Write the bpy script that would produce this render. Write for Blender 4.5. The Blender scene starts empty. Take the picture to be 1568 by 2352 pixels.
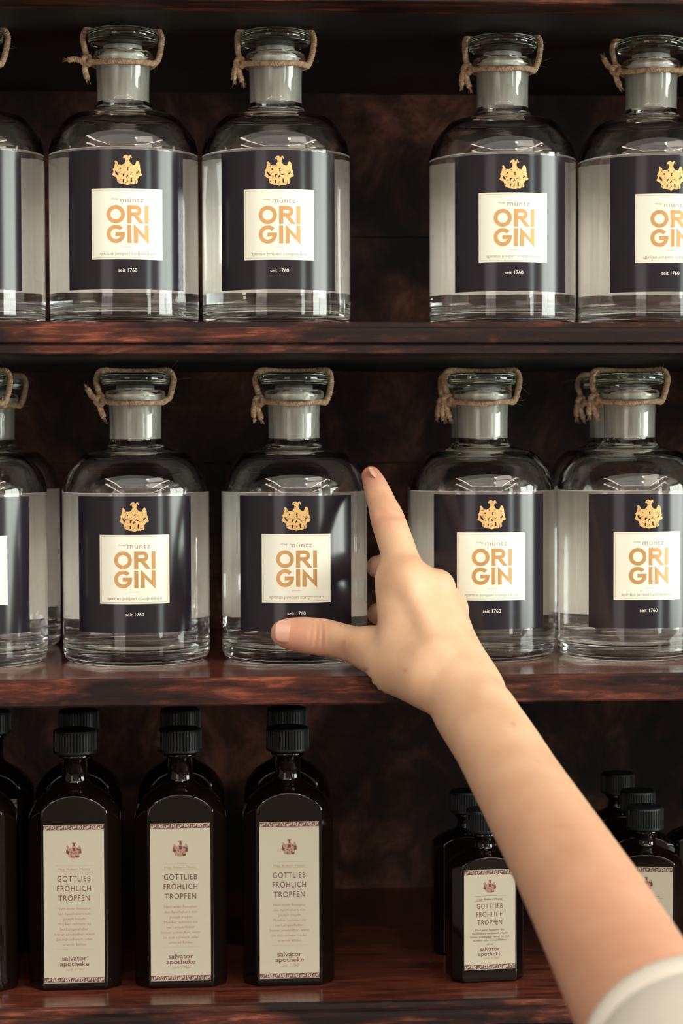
import bpy, bmesh, math, random
import numpy as np
from mathutils import Vector, Matrix
R = math.radians
S = bpy.context.scene
COL = S.collection

# ------------------------------------------------------------------ camera
CZ = 1.50
FPX = 4680.0
YAW, PITCH, ROLL = R(3.76), R(2.03), R(-0.18)
cam_d = bpy.data.cameras.new('camera')
cam = bpy.data.objects.new('camera', cam_d); COL.objects.link(cam)
cam_d.sensor_fit = 'HORIZONTAL'; cam_d.sensor_width = 24.0
cam_d.lens = FPX / 1568 * 24.0
cam_d.clip_start = .02; cam_d.clip_end = 50
cam_d.dof.use_dof = True; cam_d.dof.focus_distance = 1.155; cam_d.dof.aperture_fstop = 9.0
CAMM = Matrix.Rotation(-YAW, 4, 'Z') @ Matrix.Rotation(R(90) - PITCH, 4, 'X') @ Matrix.Rotation(ROLL, 4, 'Z')
cam.matrix_world = Matrix.Translation((0, 0, CZ)) @ CAMM
S.camera = cam

def at(px, py, Y):
    "world point on the plane y = Y seen at that pixel of the 1568 x 2352 frame"
    d = CAMM.to_3x3() @ Vector(((px - 784) / FPX, (1176 - py) / FPX, -1))
    return Vector((0, 0, CZ)) + d * (Y / d.y)

# ------------------------------------------------------------------ light and exposure
S.view_settings.view_transform = 'Standard'; S.view_settings.look = 'None'
S.view_settings.gamma = 1; S.view_settings.use_curve_mapping = False
S.view_settings.exposure = 0.30
S.cycles.max_bounces = 24; S.cycles.transmission_bounces = 20; S.cycles.glossy_bounces = 6
S.cycles.diffuse_bounces = 6; S.cycles.transparent_max_bounces = 12
S.cycles.sample_clamp_indirect = 20.0; S.cycles.blur_glossy = 0.0
w = bpy.data.worlds.new('world'); S.world = w; w.use_nodes = True
w.node_tree.nodes['Background'].inputs[0].default_value = (1.0, .93, .82, 1)
w.node_tree.nodes['Background'].inputs[1].default_value = 0.18

def area(name, loc, target, sx, sy, power, col):
    l = bpy.data.lights.new(name, 'AREA'); l.shape = 'RECTANGLE'; l.size = sx; l.size_y = sy
    l.energy = power; l.color = col
    o = bpy.data.objects.new(name, l); COL.objects.link(o); o.location = loc
    o.rotation_euler = (Vector(target) - Vector(loc)).to_track_quat('-Z', 'Y').to_euler()
    return o
area('ceiling_lamp', (.95, -.15, 2.72), (.2, .9, 1.3), .9, .6, 9, (1, .91, .76))

_s = bpy.data.lights.new('added_hand_spot', 'SPOT'); _s.energy = 26; _s.color = (1, .92, .78); _s.spot_size = R(19); _s.spot_blend = 1.0; _s.shadow_soft_size = .05  # added spot that brightens the hand and middle bottles over the forearm
_o = bpy.data.objects.new('added_hand_spot', _s); COL.objects.link(_o); _o.location = (.62, -.35, 2.70)
_o.rotation_euler = (Vector((.03, 1.15, 1.52)) - _o.location).to_track_quat('-Z', 'Y').to_euler()

# ------------------------------------------------------------------ helpers
def tag(o, label=None, cat=None, group=None, kind=None):
    if label: o['label'] = label
    if cat: o['category'] = cat
    if group: o['group'] = group
    if kind: o['kind'] = kind
    return o
def empty(name, loc=(0, 0, 0)):
    o = bpy.data.objects.new(name, None); COL.objects.link(o); o.location = loc
    o.empty_display_size = .02
    return o
def mesh_obj(name, verts, faces, mats, parent=None, smooth=True, midx=None):
    me = bpy.data.meshes.new(name)
    me.from_pydata([tuple(v) for v in verts], [], [tuple(f) for f in faces])
    for m in (mats if isinstance(mats, (list, tuple)) else [mats]): me.materials.append(m)
    if smooth: me.polygons.foreach_set('use_smooth', [True] * len(me.polygons))
    if midx is not None: me.polygons.foreach_set('material_index', midx)
    me.update()
    o = bpy.data.objects.new(name, me); COL.objects.link(o)
    if parent: o.parent = parent
    return o
def bm_obj(name, bm, mats, parent=None, smooth=False):
    me = bpy.data.meshes.new(name); bm.to_mesh(me); bm.free()
    for m in (mats if isinstance(mats, (list, tuple)) else [mats]): me.materials.append(m)
    if smooth: me.polygons.foreach_set('use_smooth', [True] * len(me.polygons))
    o = bpy.data.objects.new(name, me); COL.objects.link(o)
    if parent: o.parent = parent
    return o
def box_bm(x0, x1, y0, y1, z0, z1, bev=0.0):
    bm = bmesh.new(); bmesh.ops.create_cube(bm, size=1)
    for v in bm.verts:
        v.co = Vector(((x0 + x1) / 2 + v.co.x * (x1 - x0), (y0 + y1) / 2 + v.co.y * (y1 - y0), (z0 + z1) / 2 + v.co.z * (z1 - z0)))
    if bev: bmesh.ops.bevel(bm, geom=bm.edges[:], offset=bev, segments=2, affect='EDGES', profile=.6)
    return bm
def lathe(profile, n=96, closed=False):
    "profile [(r, z)], returns verts, faces; r = 0 becomes a pole"
    V = []; rings = []
    for r, z in profile:
        if r < 1e-6: rings.append([len(V)]); V.append((0, 0, z))
        else:
            rings.append(list(range(len(V), len(V) + n)))
            V += [(r * math.cos(2 * math.pi * i / n), r * math.sin(2 * math.pi * i / n), z) for i in range(n)]
    F = []; seq = list(zip(rings, rings[1:]))
    if closed: seq.append((rings[-1], rings[0]))
    tags = []
    for k, (a, b) in enumerate(seq):
        for i in range(n):
            j = (i + 1) % n
            if len(a) == 1 and len(b) == 1: continue
            if len(a) == 1: F.append((a[0], b[j], b[i]))
            elif len(b) == 1: F.append((a[i], a[j], b[0]))
            else: F.append((a[i], a[j], b[j], b[i]))
            tags.append(k)
    return V, F, tags
def arc(cx, cz, r, a0, a1, n):
    return [(cx + r * math.cos(R(a0 + (a1 - a0) * i / n)), cz + r * math.sin(R(a0 + (a1 - a0) * i / n))) for i in range(n + 1)]
def catmull(P, n):
    P = [Vector(p) for p in P]; Q = [2 * P[0] - P[1]] + P + [2 * P[-1] - P[-2]]; out = []
    for i in range(1, len(Q) - 2):
        a, b, c, d = Q[i - 1:i + 3]
        for k in range(n):
            t = k / n
            out.append(.5 * ((2 * b) + (c - a) * t + (2 * a - 5 * b + 4 * c - d) * t * t + (3 * b - a - 3 * c + d) * t ** 3))
    out.append(P[-1]); return out
def tube(path, rad, V, F, sides=6):
    n = len(path); base = len(V); up = Vector((0.13, .2, 1)).normalized()
    for i, p in enumerate(path):
        t = (path[min(i + 1, n - 1)] - path[max(i - 1, 0)])
        t = t.normalized() if t.length > 1e-9 else Vector((1, 0, 0))
        if i == 0: u = t.cross(up); u = u.normalized() if u.length > 1e-4 else t.orthogonal().normalized()
        else:
            u = u - t * u.dot(t); u.normalize()
        v = t.cross(u); r = rad(i / (n - 1)) if callable(rad) else rad
        for k in range(sides):
            a = 2 * math.pi * k / sides
            V.append(p + (u * math.cos(a) + v * math.sin(a)) * r)
    for i in range(n - 1):
        for k in range(sides):
            a = base + i * sides + k; b = base + i * sides + (k + 1) % sides
            F.append((a, b, b + sides, a + sides))
    F.append(tuple(base + k for k in range(sides))[::-1]); F.append(tuple(base + (n - 1) * sides + k for k in range(sides)))
def strands(path, r, V, F, ply=3, pitch=.0042):
    "a twisted cord of several strands about a path"
    L = [0]
    for a, b in zip(path, path[1:]): L.append(L[-1] + (b - a).length)
    frames = []; up = Vector((.1, .3, 1)).normalized(); u = None
    for i, p in enumerate(path):
        t = (path[min(i + 1, len(path) - 1)] - path[max(i - 1, 0)]).normalized()
        u = t.cross(up).normalized() if u is None else (u - t * u.dot(t)).normalized()
        frames.append((p, u, t.cross(u)))
    for s in range(ply):
        q = []
        for (p, u, v), l in zip(frames, L):
            a = 2 * math.pi * (l / pitch + s / ply); q.append(p + (u * math.cos(a) + v * math.sin(a)) * r * .52)
        tube(q, r * .60, V, F, 6)

# ------------------------------------------------------------------ materials
def mat(name, col=(.8, .8, .8), rough=.5, **kw):
    m = bpy.data.materials.new(name); m.use_nodes = True
    b = m.node_tree.nodes['Principled BSDF']
    b.inputs['Base Color'].default_value = (*col, 1); b.inputs['Roughness'].default_value = rough
    for k, v in kw.items(): b.inputs[k].default_value = v
    return m
def nodes(m): return m.node_tree.nodes, m.node_tree.links, m.node_tree.nodes['Principled BSDF']
def ramp(N, L, src, stops):
    r = N.new('ShaderNodeValToRGB'); L.new(src, r.inputs[0])
    while len(r.color_ramp.elements) < len(stops): r.color_ramp.elements.new(.5)
    for e, (p, c) in zip(r.color_ramp.elements, stops): e.position = p; e.color = (*c, 1)
    return r.outputs[0]
def noise(N, L, scale, detail=4, sc=(1, 1, 1), rough=.5, dist=0.0, loc=(0, 0, 0)):
    tc = N.new('ShaderNodeTexCoord'); mp = N.new('ShaderNodeMapping'); mp.inputs['Scale'].default_value = sc
    mp.inputs['Location'].default_value = loc
    L.new(tc.outputs['Object'], mp.inputs[0]); n = N.new('ShaderNodeTexNoise'); L.new(mp.outputs[0], n.inputs[0])
    n.inputs['Scale'].default_value = scale; n.inputs['Detail'].default_value = detail
    n.inputs['Roughness'].default_value = rough; n.inputs['Distortion'].default_value = dist
    return n.outputs[0]
def bump(N, L, b, src, strength, dist):
    bp = N.new('ShaderNodeBump'); bp.inputs['Strength'].default_value = strength; bp.inputs['Distance'].default_value = dist
    L.new(src, bp.inputs['Height']); L.new(bp.outputs[0], b.inputs['Normal']); return bp
def mixc(N, L, fac, a, b, mode='MIX'):
    m = N.new('ShaderNodeMix'); m.data_type = 'RGBA'; m.blend_type = mode
    if isinstance(fac, float): m.inputs[0].default_value = fac
    else: L.new(fac, m.inputs[0])
    for s, i in ((a, 6), (b, 7)):
        if isinstance(s, tuple): m.inputs[i].default_value = (*s, 1)
        else: L.new(s, m.inputs[i])
    return m.outputs[2]

def wood(name, dark, mid, light, rough, grain_axis='x', worn=.5, bscale=1.0):
    m = mat(name); N, L, b = nodes(m)
    sc = {'x': (1, 7, 7), 'z': (6, 6, 1)}[grain_axis]
    g = noise(N, L, 28, 6, sc, .65, .4)
    c = ramp(N, L, g, [(.32, dark), (.52, mid), (.72, light)])
    p = noise(N, L, 9, 5, (1, 2.2, 2.2) if grain_axis == 'x' else (2, 2, 1), .62, .6, (3, 1, 2))
    pm = ramp(N, L, p, [(.44, (0, 0, 0)), (.58, (1, 1, 1))])
    c2 = mixc(N, L, pm, mixc(N, L, worn, c, dark), c)
    L.new(c2, b.inputs['Base Color'])
    f = noise(N, L, 120, 5, sc, .7)
    rr = N.new('ShaderNodeMapRange'); L.new(p, rr.inputs[0]); rr.inputs[3].default_value = rough - .08; rr.inputs[4].default_value = rough + .14
    L.new(rr.outputs[0], b.inputs['Roughness'])
    bump(N, L, b, f, .35 * bscale, .0006)
    return m
W_FRONT = wood('mahogany_edge', (.012, .009, .009), (.085, .027, .019), (.34, .10, .055), .55, worn=.92)
W_FRONT.node_tree.nodes['Principled BSDF'].inputs['Specular IOR Level'].default_value = .10
W_TOP = wood('polished_mahogany', (.034, .009, .006), (.120, .030, .018), (.21, .060, .032), .16, worn=.3, bscale=.2)
W_BACK = wood('stained_back_board', (.005, .0035, .003), (.028, .010, .007), (.16, .055, .033), .62, 'x', worn=.92)
W_BACK.node_tree.nodes['Principled BSDF'].inputs['Specular IOR Level'].default_value = .2
W_UNDER_SPEC = .2
_N, _L, _b = nodes(W_BACK)
_p1 = noise(_N, _L, 26, 8, (1, 1, .8), .72, .5); _p2 = noise(_N, _L, 7, 3, (1, 1, 1), .5, .3, (2, 5, 1))
_mm = _N.new('ShaderNodeMath'); _mm.operation = 'MULTIPLY_ADD'; _L.new(_p2, _mm.inputs[0]); _mm.inputs[1].default_value = .9; _mm.inputs[2].default_value = -.45
_ad = _N.new('ShaderNodeMath'); _ad.operation = 'ADD'; _L.new(_mm.outputs[0], _ad.inputs[0]); _L.new(_p1, _ad.inputs[1])
_L.new(ramp(_N, _L, _ad.outputs[0], [(.38, (.005, .0035, .004)), (.52, (.022, .009, .007)), (.62, (.062, .023, .015)), (.76, (.17, .068, .044))]), _b.inputs['Base Color'])
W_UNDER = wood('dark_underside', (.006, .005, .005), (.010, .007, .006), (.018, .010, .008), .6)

def glass(name, col=(1, 1, 1), ior=1.5, rough=0.0):
    m = bpy.data.materials.new(name); m.use_nodes = True; N = m.node_tree.nodes; L = m.node_tree.links
    N.remove(N['Principled BSDF']); g = N.new('ShaderNodeBsdfGlass'); g.inputs[0].default_value = (*col, 1)
    g.inputs['Roughness'].default_value = rough; g.inputs['IOR'].default_value = ior
    L.new(g.outputs[0], N['Material Output'].inputs[0]); return m
GLASS = glass('clear_glass', (1, 1, 1), 1.50)
N, L = GLASS.node_tree.nodes, GLASS.node_tree.links
_b = N.new('ShaderNodeBump'); _b.inputs['Strength'].default_value = .10; _b.inputs['Distance'].default_value = .0006
L.new(noise(N, L, 40, 3, (.5, .5, 3.2)), _b.inputs['Height']); L.new(_b.outputs[0], N['Glass BSDF'].inputs['Normal'])
STOPGL = glass('stopper_glass', (.93, .975, .95), 1.50)
LIQUID = glass('clear_spirit', (1, 1, 1), 1.36)
def frosted():
    m = bpy.data.materials.new('ground_glass'); m.use_nodes = True; N = m.node_tree.nodes; L = m.node_tree.links
    b = N['Principled BSDF']; b.inputs['Base Color'].default_value = (.62, .63, .57, 1); b.inputs['Roughness'].default_value = .42
    b.inputs['Transmission Weight'].default_value = .35; b.inputs['IOR'].default_value = 1.45
    b.inputs['Coat Weight'].default_value = .3; b.inputs['Coat Roughness'].default_value = .12
    st = noise(N, L, 60, 4, (4, 4, .25)); c = ramp(N, L, st, [(.3, (.36, .37, .33)), (.7, (.80, .80, .72))])
    L.new(c, b.inputs['Base Color']); bump(N, L, b, noise(N, L, 900, 3), .3, .0004)
    return m
FROST = frosted()
def label_mat(name, col, rough, bumpy=.12):
    m = mat(name, col, rough); N, L, b = nodes(m)
    bump(N, L, b, noise(N, L, 90, 3, (3, 3, .5)), bumpy, .00012); return m
NAVY = label_mat('navy_label_paper', (.014, .012, .018), .17, .10)
CREAM = label_mat('cream_label_paper', (.78, .80, .71), .22, .05)
NAVY.node_tree.nodes['Principled BSDF'].inputs['Specular IOR Level'].default_value = .36
def two_sided_label():
    m = mat('back_label_paper', (.96, .97, .90), .6); return m
LWHITE = two_sided_label()
GOLD = mat('gold_print', (.72, .47, .20), .42, Metallic=.35)
GOLD2 = mat('gold_lettering', (.56, .32, .13), .35, Metallic=.35)
GREY = mat('grey_print', (.30, .26, .22), .6)
LGREY = mat('pale_grey_print', (.27, .26, .20), .6)
SILVER = mat('silver_print', (.80, .78, .72), .5)
BROWN = mat('brown_print', (.115, .042, .033), .6)
BROWN2 = mat('light_brown_print', (.33, .20, .155), .6)
DROPS = mat('drops_label_paper', (.42, .385, .31), .5)
def twine_mat():
    m = mat('jute_twine', (.42, .28, .17), .85); N, L, b = nodes(m)
    L.new(ramp(N, L, noise(N, L, 500, 4), [(.3, (.25, .15, .085)), (.7, (.62, .44, .29))]), b.inputs['Base Color'])
    bump(N, L, b, noise(N, L, 1500, 3), .5, .0004); return m
TWINE = twine_mat()
DARKGL = mat('dark_brown_glass', (.0035, .0018, .0012), .05, **{'Specular IOR Level': .42})
CAP = mat('black_plastic_cap', (.003, .0045, .005), .45, **{'Specular IOR Level': .3})

# ------------------------------------------------------------------ room
YS, YB = 1.109, 1.405                 # front edge of the shelves, face of the back boards
PLASTER = mat('warm_plaster', (.34, .30, .26), .9)
CEIL = mat('ceiling_paint', (.75, .70, .62), .9)
FLOORM = wood('floor_boards', (.015, .010, .007), (.035, .020, .012), (.06, .035, .02), .4)
def struct(name, bm, m): return tag(bm_obj(name, bm, m), kind='structure')
struct('floor', box_bm(-3.4, 4.4, -3.1, 1.62, -.06, 0), FLOORM)
struct('ceiling', box_bm(-3.4, 4.4, -3.1, 1.62, 2.8, 2.86), CEIL)
struct('wall_back', box_bm(-3.4, 4.4, 1.56, 1.62, 0, 2.8), PLASTER)
struct('wall_left', box_bm(-3.46, -3.4, -3.1, 1.62, 0, 2.8), PLASTER)
struct('wall_right', box_bm(4.4, 4.46, -3.1, 1.62, 0, 2.8), PLASTER)
struct('wall_front', box_bm(-3.4, 4.4, -3.16, -3.1, 0, 2.8), PLASTER)
def emit(name, col, s):
    m = bpy.data.materials.new(name); m.use_nodes = True; N = m.node_tree.nodes; N.remove(N['Principled BSDF'])
    e = N.new('ShaderNodeEmission'); e.inputs[0].default_value = (*col, 1); e.inputs[1].default_value = s
    m.node_tree.links.new(e.outputs[0], N['Material Output'].inputs[0]); return m
LED = emit('led_light', (1, .86, .72), 14)
SPOT = emit('spot_light', (1, .93, .82), 150)
DAY = emit('daylit_pane', (.90, 1.0, .92), 8.0)
DAY2 = emit('evening_pane', (1.0, .86, .80), 2.2)
SIDE_GLOW = emit('added_side_glow', (.93, 1.0, .90), 14.0)
GLOW = emit('added_ceiling_glow', (1.0, .94, .82), 1.35)
METAL = mat('white_metal', (.7, .7, .68), .4)
t = empty('ceiling_light', (.2, -1.2, 2.8)); tag(t, 'rectangular run of warm light strips on the ceiling', 'lamp')
for x0, x1, y0, y1 in ((-1.79, -1.67, -1.67, 1.7), (1.67, 1.79, -1.67, 1.7), (-1.79, 1.79, -1.79, -1.67)):
    bm_obj('light_strip', box_bm(x0, x1, y0, y1, -.03, -.002), LED, t)
bm_obj('added_glow_panel', box_bm(-1.6, 1.6, -1.6, 1.6, -.012, -.002), GLOW, t)  # glowing panel added as broad main light and reflection for the bottle shoulders
for i in range(5):
    s = empty('spot_lamp', (2.15, .6 - i * .62, 2.8))
    tag(s, 'small round ceiling spot, %s along the right strip' % ['nearest the cabinet', 'second from the cabinet', 'middle one', 'second from the far wall', 'nearest the far wall'][i], 'lamp', 'ceiling spots')
    V, F, _ = lathe([(0, -.001), (.07, -.001), (.07, -.02), (.055, -.02), (.05, -.012), (0, -.012)], 32)
    mesh_obj('housing', V, F, METAL, s)
    V, F, _ = lathe([(0, -.0125), (.045, -.0125), (.045, -.016), (0, -.016)], 24)
    mesh_obj('bulb', V, F, SPOT, s)
def window(name, loc, rz, w2, z0, z1, m, mull=True):
    wn = empty(name, loc); wn.rotation_euler = (0, 0, rz); tag(wn, kind='structure')
    for a, b in (((-w2, -.02), (.02, w2)) if mull else ((-w2, w2),)):
        bm_obj('pane', box_bm(a, b, 0, .012, z0, z1), m, wn)
    for a, b, c, d in ((-w2 - .05, -w2, z0 - .05, z1 + .05), (w2, w2 + .05, z0 - .05, z1 + .05), (-w2, w2, z1, z1 + .05), (-w2, w2, z0 - .05, z0)) + (((-.02, .02, z0, z1),) if mull else ()):
        bm_obj('window_frame', box_bm(a, b, -.01, .05, c, d), METAL, wn)
window('window_1', (3.55, -3.08, 0), 0, .34, .75, 2.5, DAY, False)
window('window_2', (-2.0, -3.08, 0), 0, .75, .5, 2.4, DAY2)
window('added_side_window', (4.36, -.55, 0), R(90), 1.1, .95, 2.55, SIDE_GLOW)  # unseen pane added on the right to light the back labels through the glass
# ------------------------------------------------------------------ cabinet
def zed(px, py, Y): return at(px, py, Y).z
Z_UP = zed(784, 2, YS)                 # underside of the highest shelf
Z_TOP, Z_TOPB = zed(784, 737, YS), zed(784, 813, YS)
Z_MID, Z_MIDB = zed(784, 1553.5, YS), zed(784, 1618, YS)
Z_LOW = zed(784, 2313, YS)
X0, X1 = -.62, .78
cab = empty('wall_cabinet', (0, YS, 0))
tag(cab, 'dark mahogany wall shelving holding the rows of bottles', 'cabinet')
def shelf_profile(name, prof, mf, label=None):
    "extrude a (y, z) profile along x; y is measured from the front edge"
    V = []; F = []; n = len(prof); seg = 12
    for k in range(seg + 1):
        x = X0 + .02 + (X1 - X0 - .04) * k / seg
        V += [(x, y, z) for y, z in prof]
    mi = []
    for k in range(seg):
        for i in range(n):
            j = (i + 1) % n; F.append((k * n + i, k * n + j, (k + 1) * n + j, (k + 1) * n + i))
            (y0, z0), (y1, z1) = prof[i], prof[j]
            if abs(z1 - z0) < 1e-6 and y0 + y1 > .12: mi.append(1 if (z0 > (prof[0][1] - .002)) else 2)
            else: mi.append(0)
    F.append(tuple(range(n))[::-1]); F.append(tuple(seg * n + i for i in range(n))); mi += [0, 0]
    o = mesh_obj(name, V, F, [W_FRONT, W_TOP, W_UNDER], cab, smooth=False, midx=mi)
    if label: o['label'] = label
    return o
D = YB - YS
def bead(zt, zb):
    h = zt - zb; g = zt - h * .66
    return [(D, zt), (.012, zt), (.0075, zt - .0002), (.0068, zt - .0014), (.0066, zt - .0028), (.0012, zt - .0034), (.0003, zt - .0042), (0, zt - .0055),
            (0, g + .0007), (.0004, g), (.004, g - .0002), (.004, g - .0014), (.0008, g - .0016), (.0004, g - .002),
            (.0004, zb + .0006), (.001, zb), (.03, zb), (D, zb)]
shelf_profile('shelf', bead(Z_TOP, Z_TOPB), W_FRONT, 'shelf with a grooved and stepped front edge')
hz = Z_MID
shelf_profile('shelf', [(D, hz), (.0014, hz), (.0004, hz - .0004), (0, hz - .0014), (0, Z_MIDB + .001), (.0008, Z_MIDB), (.03, Z_MIDB), (D, Z_MIDB)], W_FRONT, 'shelf with a plain worn front edge')
shelf_profile('shelf', bead(Z_LOW, Z_LOW - (Z_TOP - Z_TOPB)), W_FRONT, 'lowest shelf in view with a stepped front edge')
shelf_profile('shelf', bead(Z_UP + (Z_TOP - Z_TOPB), Z_UP), W_FRONT)
seam = zed(890, 545, YB); z_ = seam - .155 * 9
while z_ < 2.28:
    if z_ + .155 > .12: bm_obj('back_board', box_bm(X0 + .02, X1 - .02, D, D + .014, max(z_, .12) + .0002, min(z_ + .155, 2.3) - .0002, .0004), W_BACK, cab)
    z_ += .155
for a, b in ((X0, X0 + .02), (X1 - .02, X1)):
    bm_obj('side_panel', box_bm(a, b, -.004, D + .014, 0, 2.32, .001), W_FRONT, cab)
bm_obj('plinth', box_bm(X0 + .02, X1 - .02, .02, D, 0, .12), W_FRONT, cab)
bm_obj('top_board', box_bm(X0 + .02, X1 - .02, -.004, D, 2.3, 2.32), W_FRONT, cab)
bm_obj('shelf', box_bm(X0 + .02, X1 - .02, 0, D, .80, .82, .001), W_FRONT, cab)
bm_obj('shelf', box_bm(X0 + .02, X1 - .02, 0, D, .45, .47, .001), W_FRONT, cab)
bm_obj('shelf', box_bm(X0 + .02, X1 - .02, 0, D, 2.02, 2.035, .001), W_FRONT, cab)

# ------------------------------------------------------------------ print on paper
def text_bm(body, height, width=None, align='CENTER', bold=0.0, spacing=1.0):
    "flat mesh of a line of text, centred in x, its capitals about `height` tall"
    c = bpy.data.curves.new('tmp', 'FONT'); c.body = body; c.size = height / .73; c.align_x = align
    c.offset = bold; c.space_character = spacing; c.resolution_u = 4
    o = bpy.data.objects.new('tmp', c); COL.objects.link(o)
    dg = bpy.context.evaluated_depsgraph_get(); me = bpy.data.meshes.new_from_object(o.evaluated_get(dg))
    bm = bmesh.new(); bm.from_mesh(me)
    bpy.data.objects.remove(o); bpy.data.curves.remove(c); bpy.data.meshes.remove(me)
    if width and bm.verts:
        xs = [v.co.x for v in bm.verts]; k = width / (max(xs) - min(xs)); m_ = (max(xs) + min(xs)) / 2
        for v in bm.verts: v.co.x = (v.co.x - m_) * k
    return bm
def add_bm(dst, src, dx=0, dz=0):
    for v in src.verts: v.co = Vector((v.co.x + dx, v.co.y + dz, 0))
    me = bpy.data.meshes.new('t'); src.to_mesh(me); src.free(); dst.from_mesh(me); bpy.data.meshes.remove(me)
def add_poly(dst, pts):
    from mathutils.geometry import tessellate_polygon
    vs = [dst.verts.new((p[0], p[1], 0)) for p in pts]
    for t3 in tessellate_polygon([[Vector((p[0], p[1], 0)) for p in pts]]):
        try: dst.faces.new([vs[i] for i in t3])
        except ValueError: pass
def add_ring(dst, cx, cy, ro, ri, a0=0, a1=360, n=36):
    P = [(cx + ro * math.cos(R(a0 + (a1 - a0) * i / n)), cy + ro * math.sin(R(a0 + (a1 - a0) * i / n))) for i in range(n + 1)]
    Q = [(cx + ri * math.cos(R(a0 + (a1 - a0) * i / n)), cy + ri * math.sin(R(a0 + (a1 - a0) * i / n))) for i in range(n + 1)]
    for i in range(n): add_poly(dst, [P[i], P[i + 1], Q[i + 1], Q[i]])
def add_rect(dst, x0, x1, y0, y1): add_poly(dst, [(x0, y0), (x1, y0), (x1, y1), (x0, y1)])
def frame_rect(dst, x0, x1, y0, y1, t_):
    add_rect(dst, x0, x1, y0, y0 + t_); add_rect(dst, x0, x1, y1 - t_, y1)
    add_rect(dst, x0, x0 + t_, y0 + t_, y1 - t_); add_rect(dst, x1 - t_, x1, y0 + t_, y1 - t_)
def wrap(bm, radius, step=.0012):
    "cut in upright strips and bend round a cylinder facing -y"
    for v in bm.verts: v.co *= 1000
    xs = [v.co.x for v in bm.verts]; step *= 1000; x_ = math.floor(min(xs) / step) * step
    while x_ < max(xs):
        bmesh.ops.bisect_plane(bm, geom=bm.verts[:] + bm.edges[:] + bm.faces[:], dist=1e-5, plane_co=(x_, 0, 0), plane_no=(1, 0, 0))
        x_ += step
    bmesh.ops.triangulate(bm, faces=[f for f in bm.faces if len(f.verts) > 4])
    for v in bm.verts: v.co /= 1000
    for v in bm.verts:
        a = v.co.x / RB; v.co = Vector((radius * math.sin(a), -radius * math.cos(a), v.co.y))
    for f in bm.faces:
        f.normal_update(); c = f.calc_center_median()
        if f.normal.dot(Vector((c.x, c.y, 0))) < 0: f.normal_flip()
def stand(bm, y):
    "put a flat drawing upright, facing -y"
    for v in bm.verts: v.co = Vector((v.co.x, y, v.co.y))
    for f in bm.faces:
        f.normal_update()
        if f.normal.y > 0: f.normal_flip()
CREST = [(775,165),(790,160),(805,175),(825,185),(840,170),(850,158),(870,175),(882,215),(866,214),(852,197),(845,230),(835,250),(850,290),(870,312),(890,325),(930,330),(940,308),(955,270),(975,255),(1000,275),(1015,330),(1018,390),(1036,420),(1030,460),(1052,490),(1035,515),(1000,520),(985,545),(970,570),(977,620),(960,645),(930,640),(910,660),(860,658),(830,665),(800,678),(770,665),(700,655),(680,645),(650,642),(632,620),(625,570),(610,540),(575,525),(543,500),(560,470),(568,440),(556,410),(578,380),(588,330),(600,300),(586,275),(610,258),(640,290),(650,325),(700,330),(735,320),(760,290),(772,260),(766,230),(750,212),(730,222),(735,190),(758,166)]
CUTS = [[(760,185),(775,180),(770,205),(752,208)],[(845,190),(860,190),(868,205),(850,215)],
 [(662,380),(680,368),(700,385),(698,408),(678,415),(664,402)],[(582,415),(600,420),(625,450),(655,480),(664,530),(640,525),(610,505),(590,470)],
 [(1006,400),(1004,440),(972,485),(938,497),(945,462),(975,446)],[(790,365),(828,368),(830,385),(815,395),(830,430),(812,445),(795,430),(805,405),(790,385)],
 [(715,470),(775,474),(780,482),(745,505),(735,545),(715,530)],[(716,562),(760,566),(740,600),(745,642),(716,640)],
 [(825,482),(884,474),(884,490),(845,500)],[(852,540),(878,530),(886,600),(884,640),(862,640),(850,590)],[(790,500),(805,470),(812,500),(835,520),(815,540),(800,525),(780,560),(770,550)],
 [(738,330),(752,318),(765,345),(750,352)],[(838,335),(852,322),(860,340),(846,352)],[(800,590),(820,600),(812,625),(795,615)],[(640,590),(655,585),(655,612),(642,608)],[(930,590),(945,592),(942,612),(928,608)]]
def shrink(pl, k=.72):
    mx = sum(p[0] for p in pl) / len(pl); my = sum(p[1] for p in pl) / len(pl)
    return [(mx + (x - mx) * k, my + (y - my) * k) for x, y in pl]
CUTS = [shrink(c) for c in CUTS]
_r = random.Random(5)
for _cx, _cy, _w, _h, _n in ((620, 400, 40, 90, 9), (985, 400, 40, 90, 9), (690, 600, 55, 50, 9), (910, 600, 50, 50, 8), (800, 430, 60, 60, 7), (680, 470, 40, 60, 6), (915, 450, 50, 60, 8), (802, 240, 22, 60, 4), (800, 620, 60, 25, 5)):
    for _i in range(_n):
        x_, y_ = _cx + _r.uniform(-_w, _w), _cy + _r.uniform(-_h, _h); a_ = _r.uniform(0, 3.14); l_ = _r.uniform(8, 20); t_ = _r.uniform(2.5, 5)
        dx, dy = math.cos(a_), math.sin(a_)
        CUTS.append([(x_ - dx * l_, y_ - dy * l_), (x_ + dy * t_, y_ - dx * t_), (x_ + dx * l_, y_ + dy * l_), (x_ - dy * t_, y_ + dx * t_)])
def crest_pts(pl, w, cx, cz):
    k = w / 509
    return [((x - 798) * k + cx, -(y - 416) * k + cz) for x, y in pl]

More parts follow.
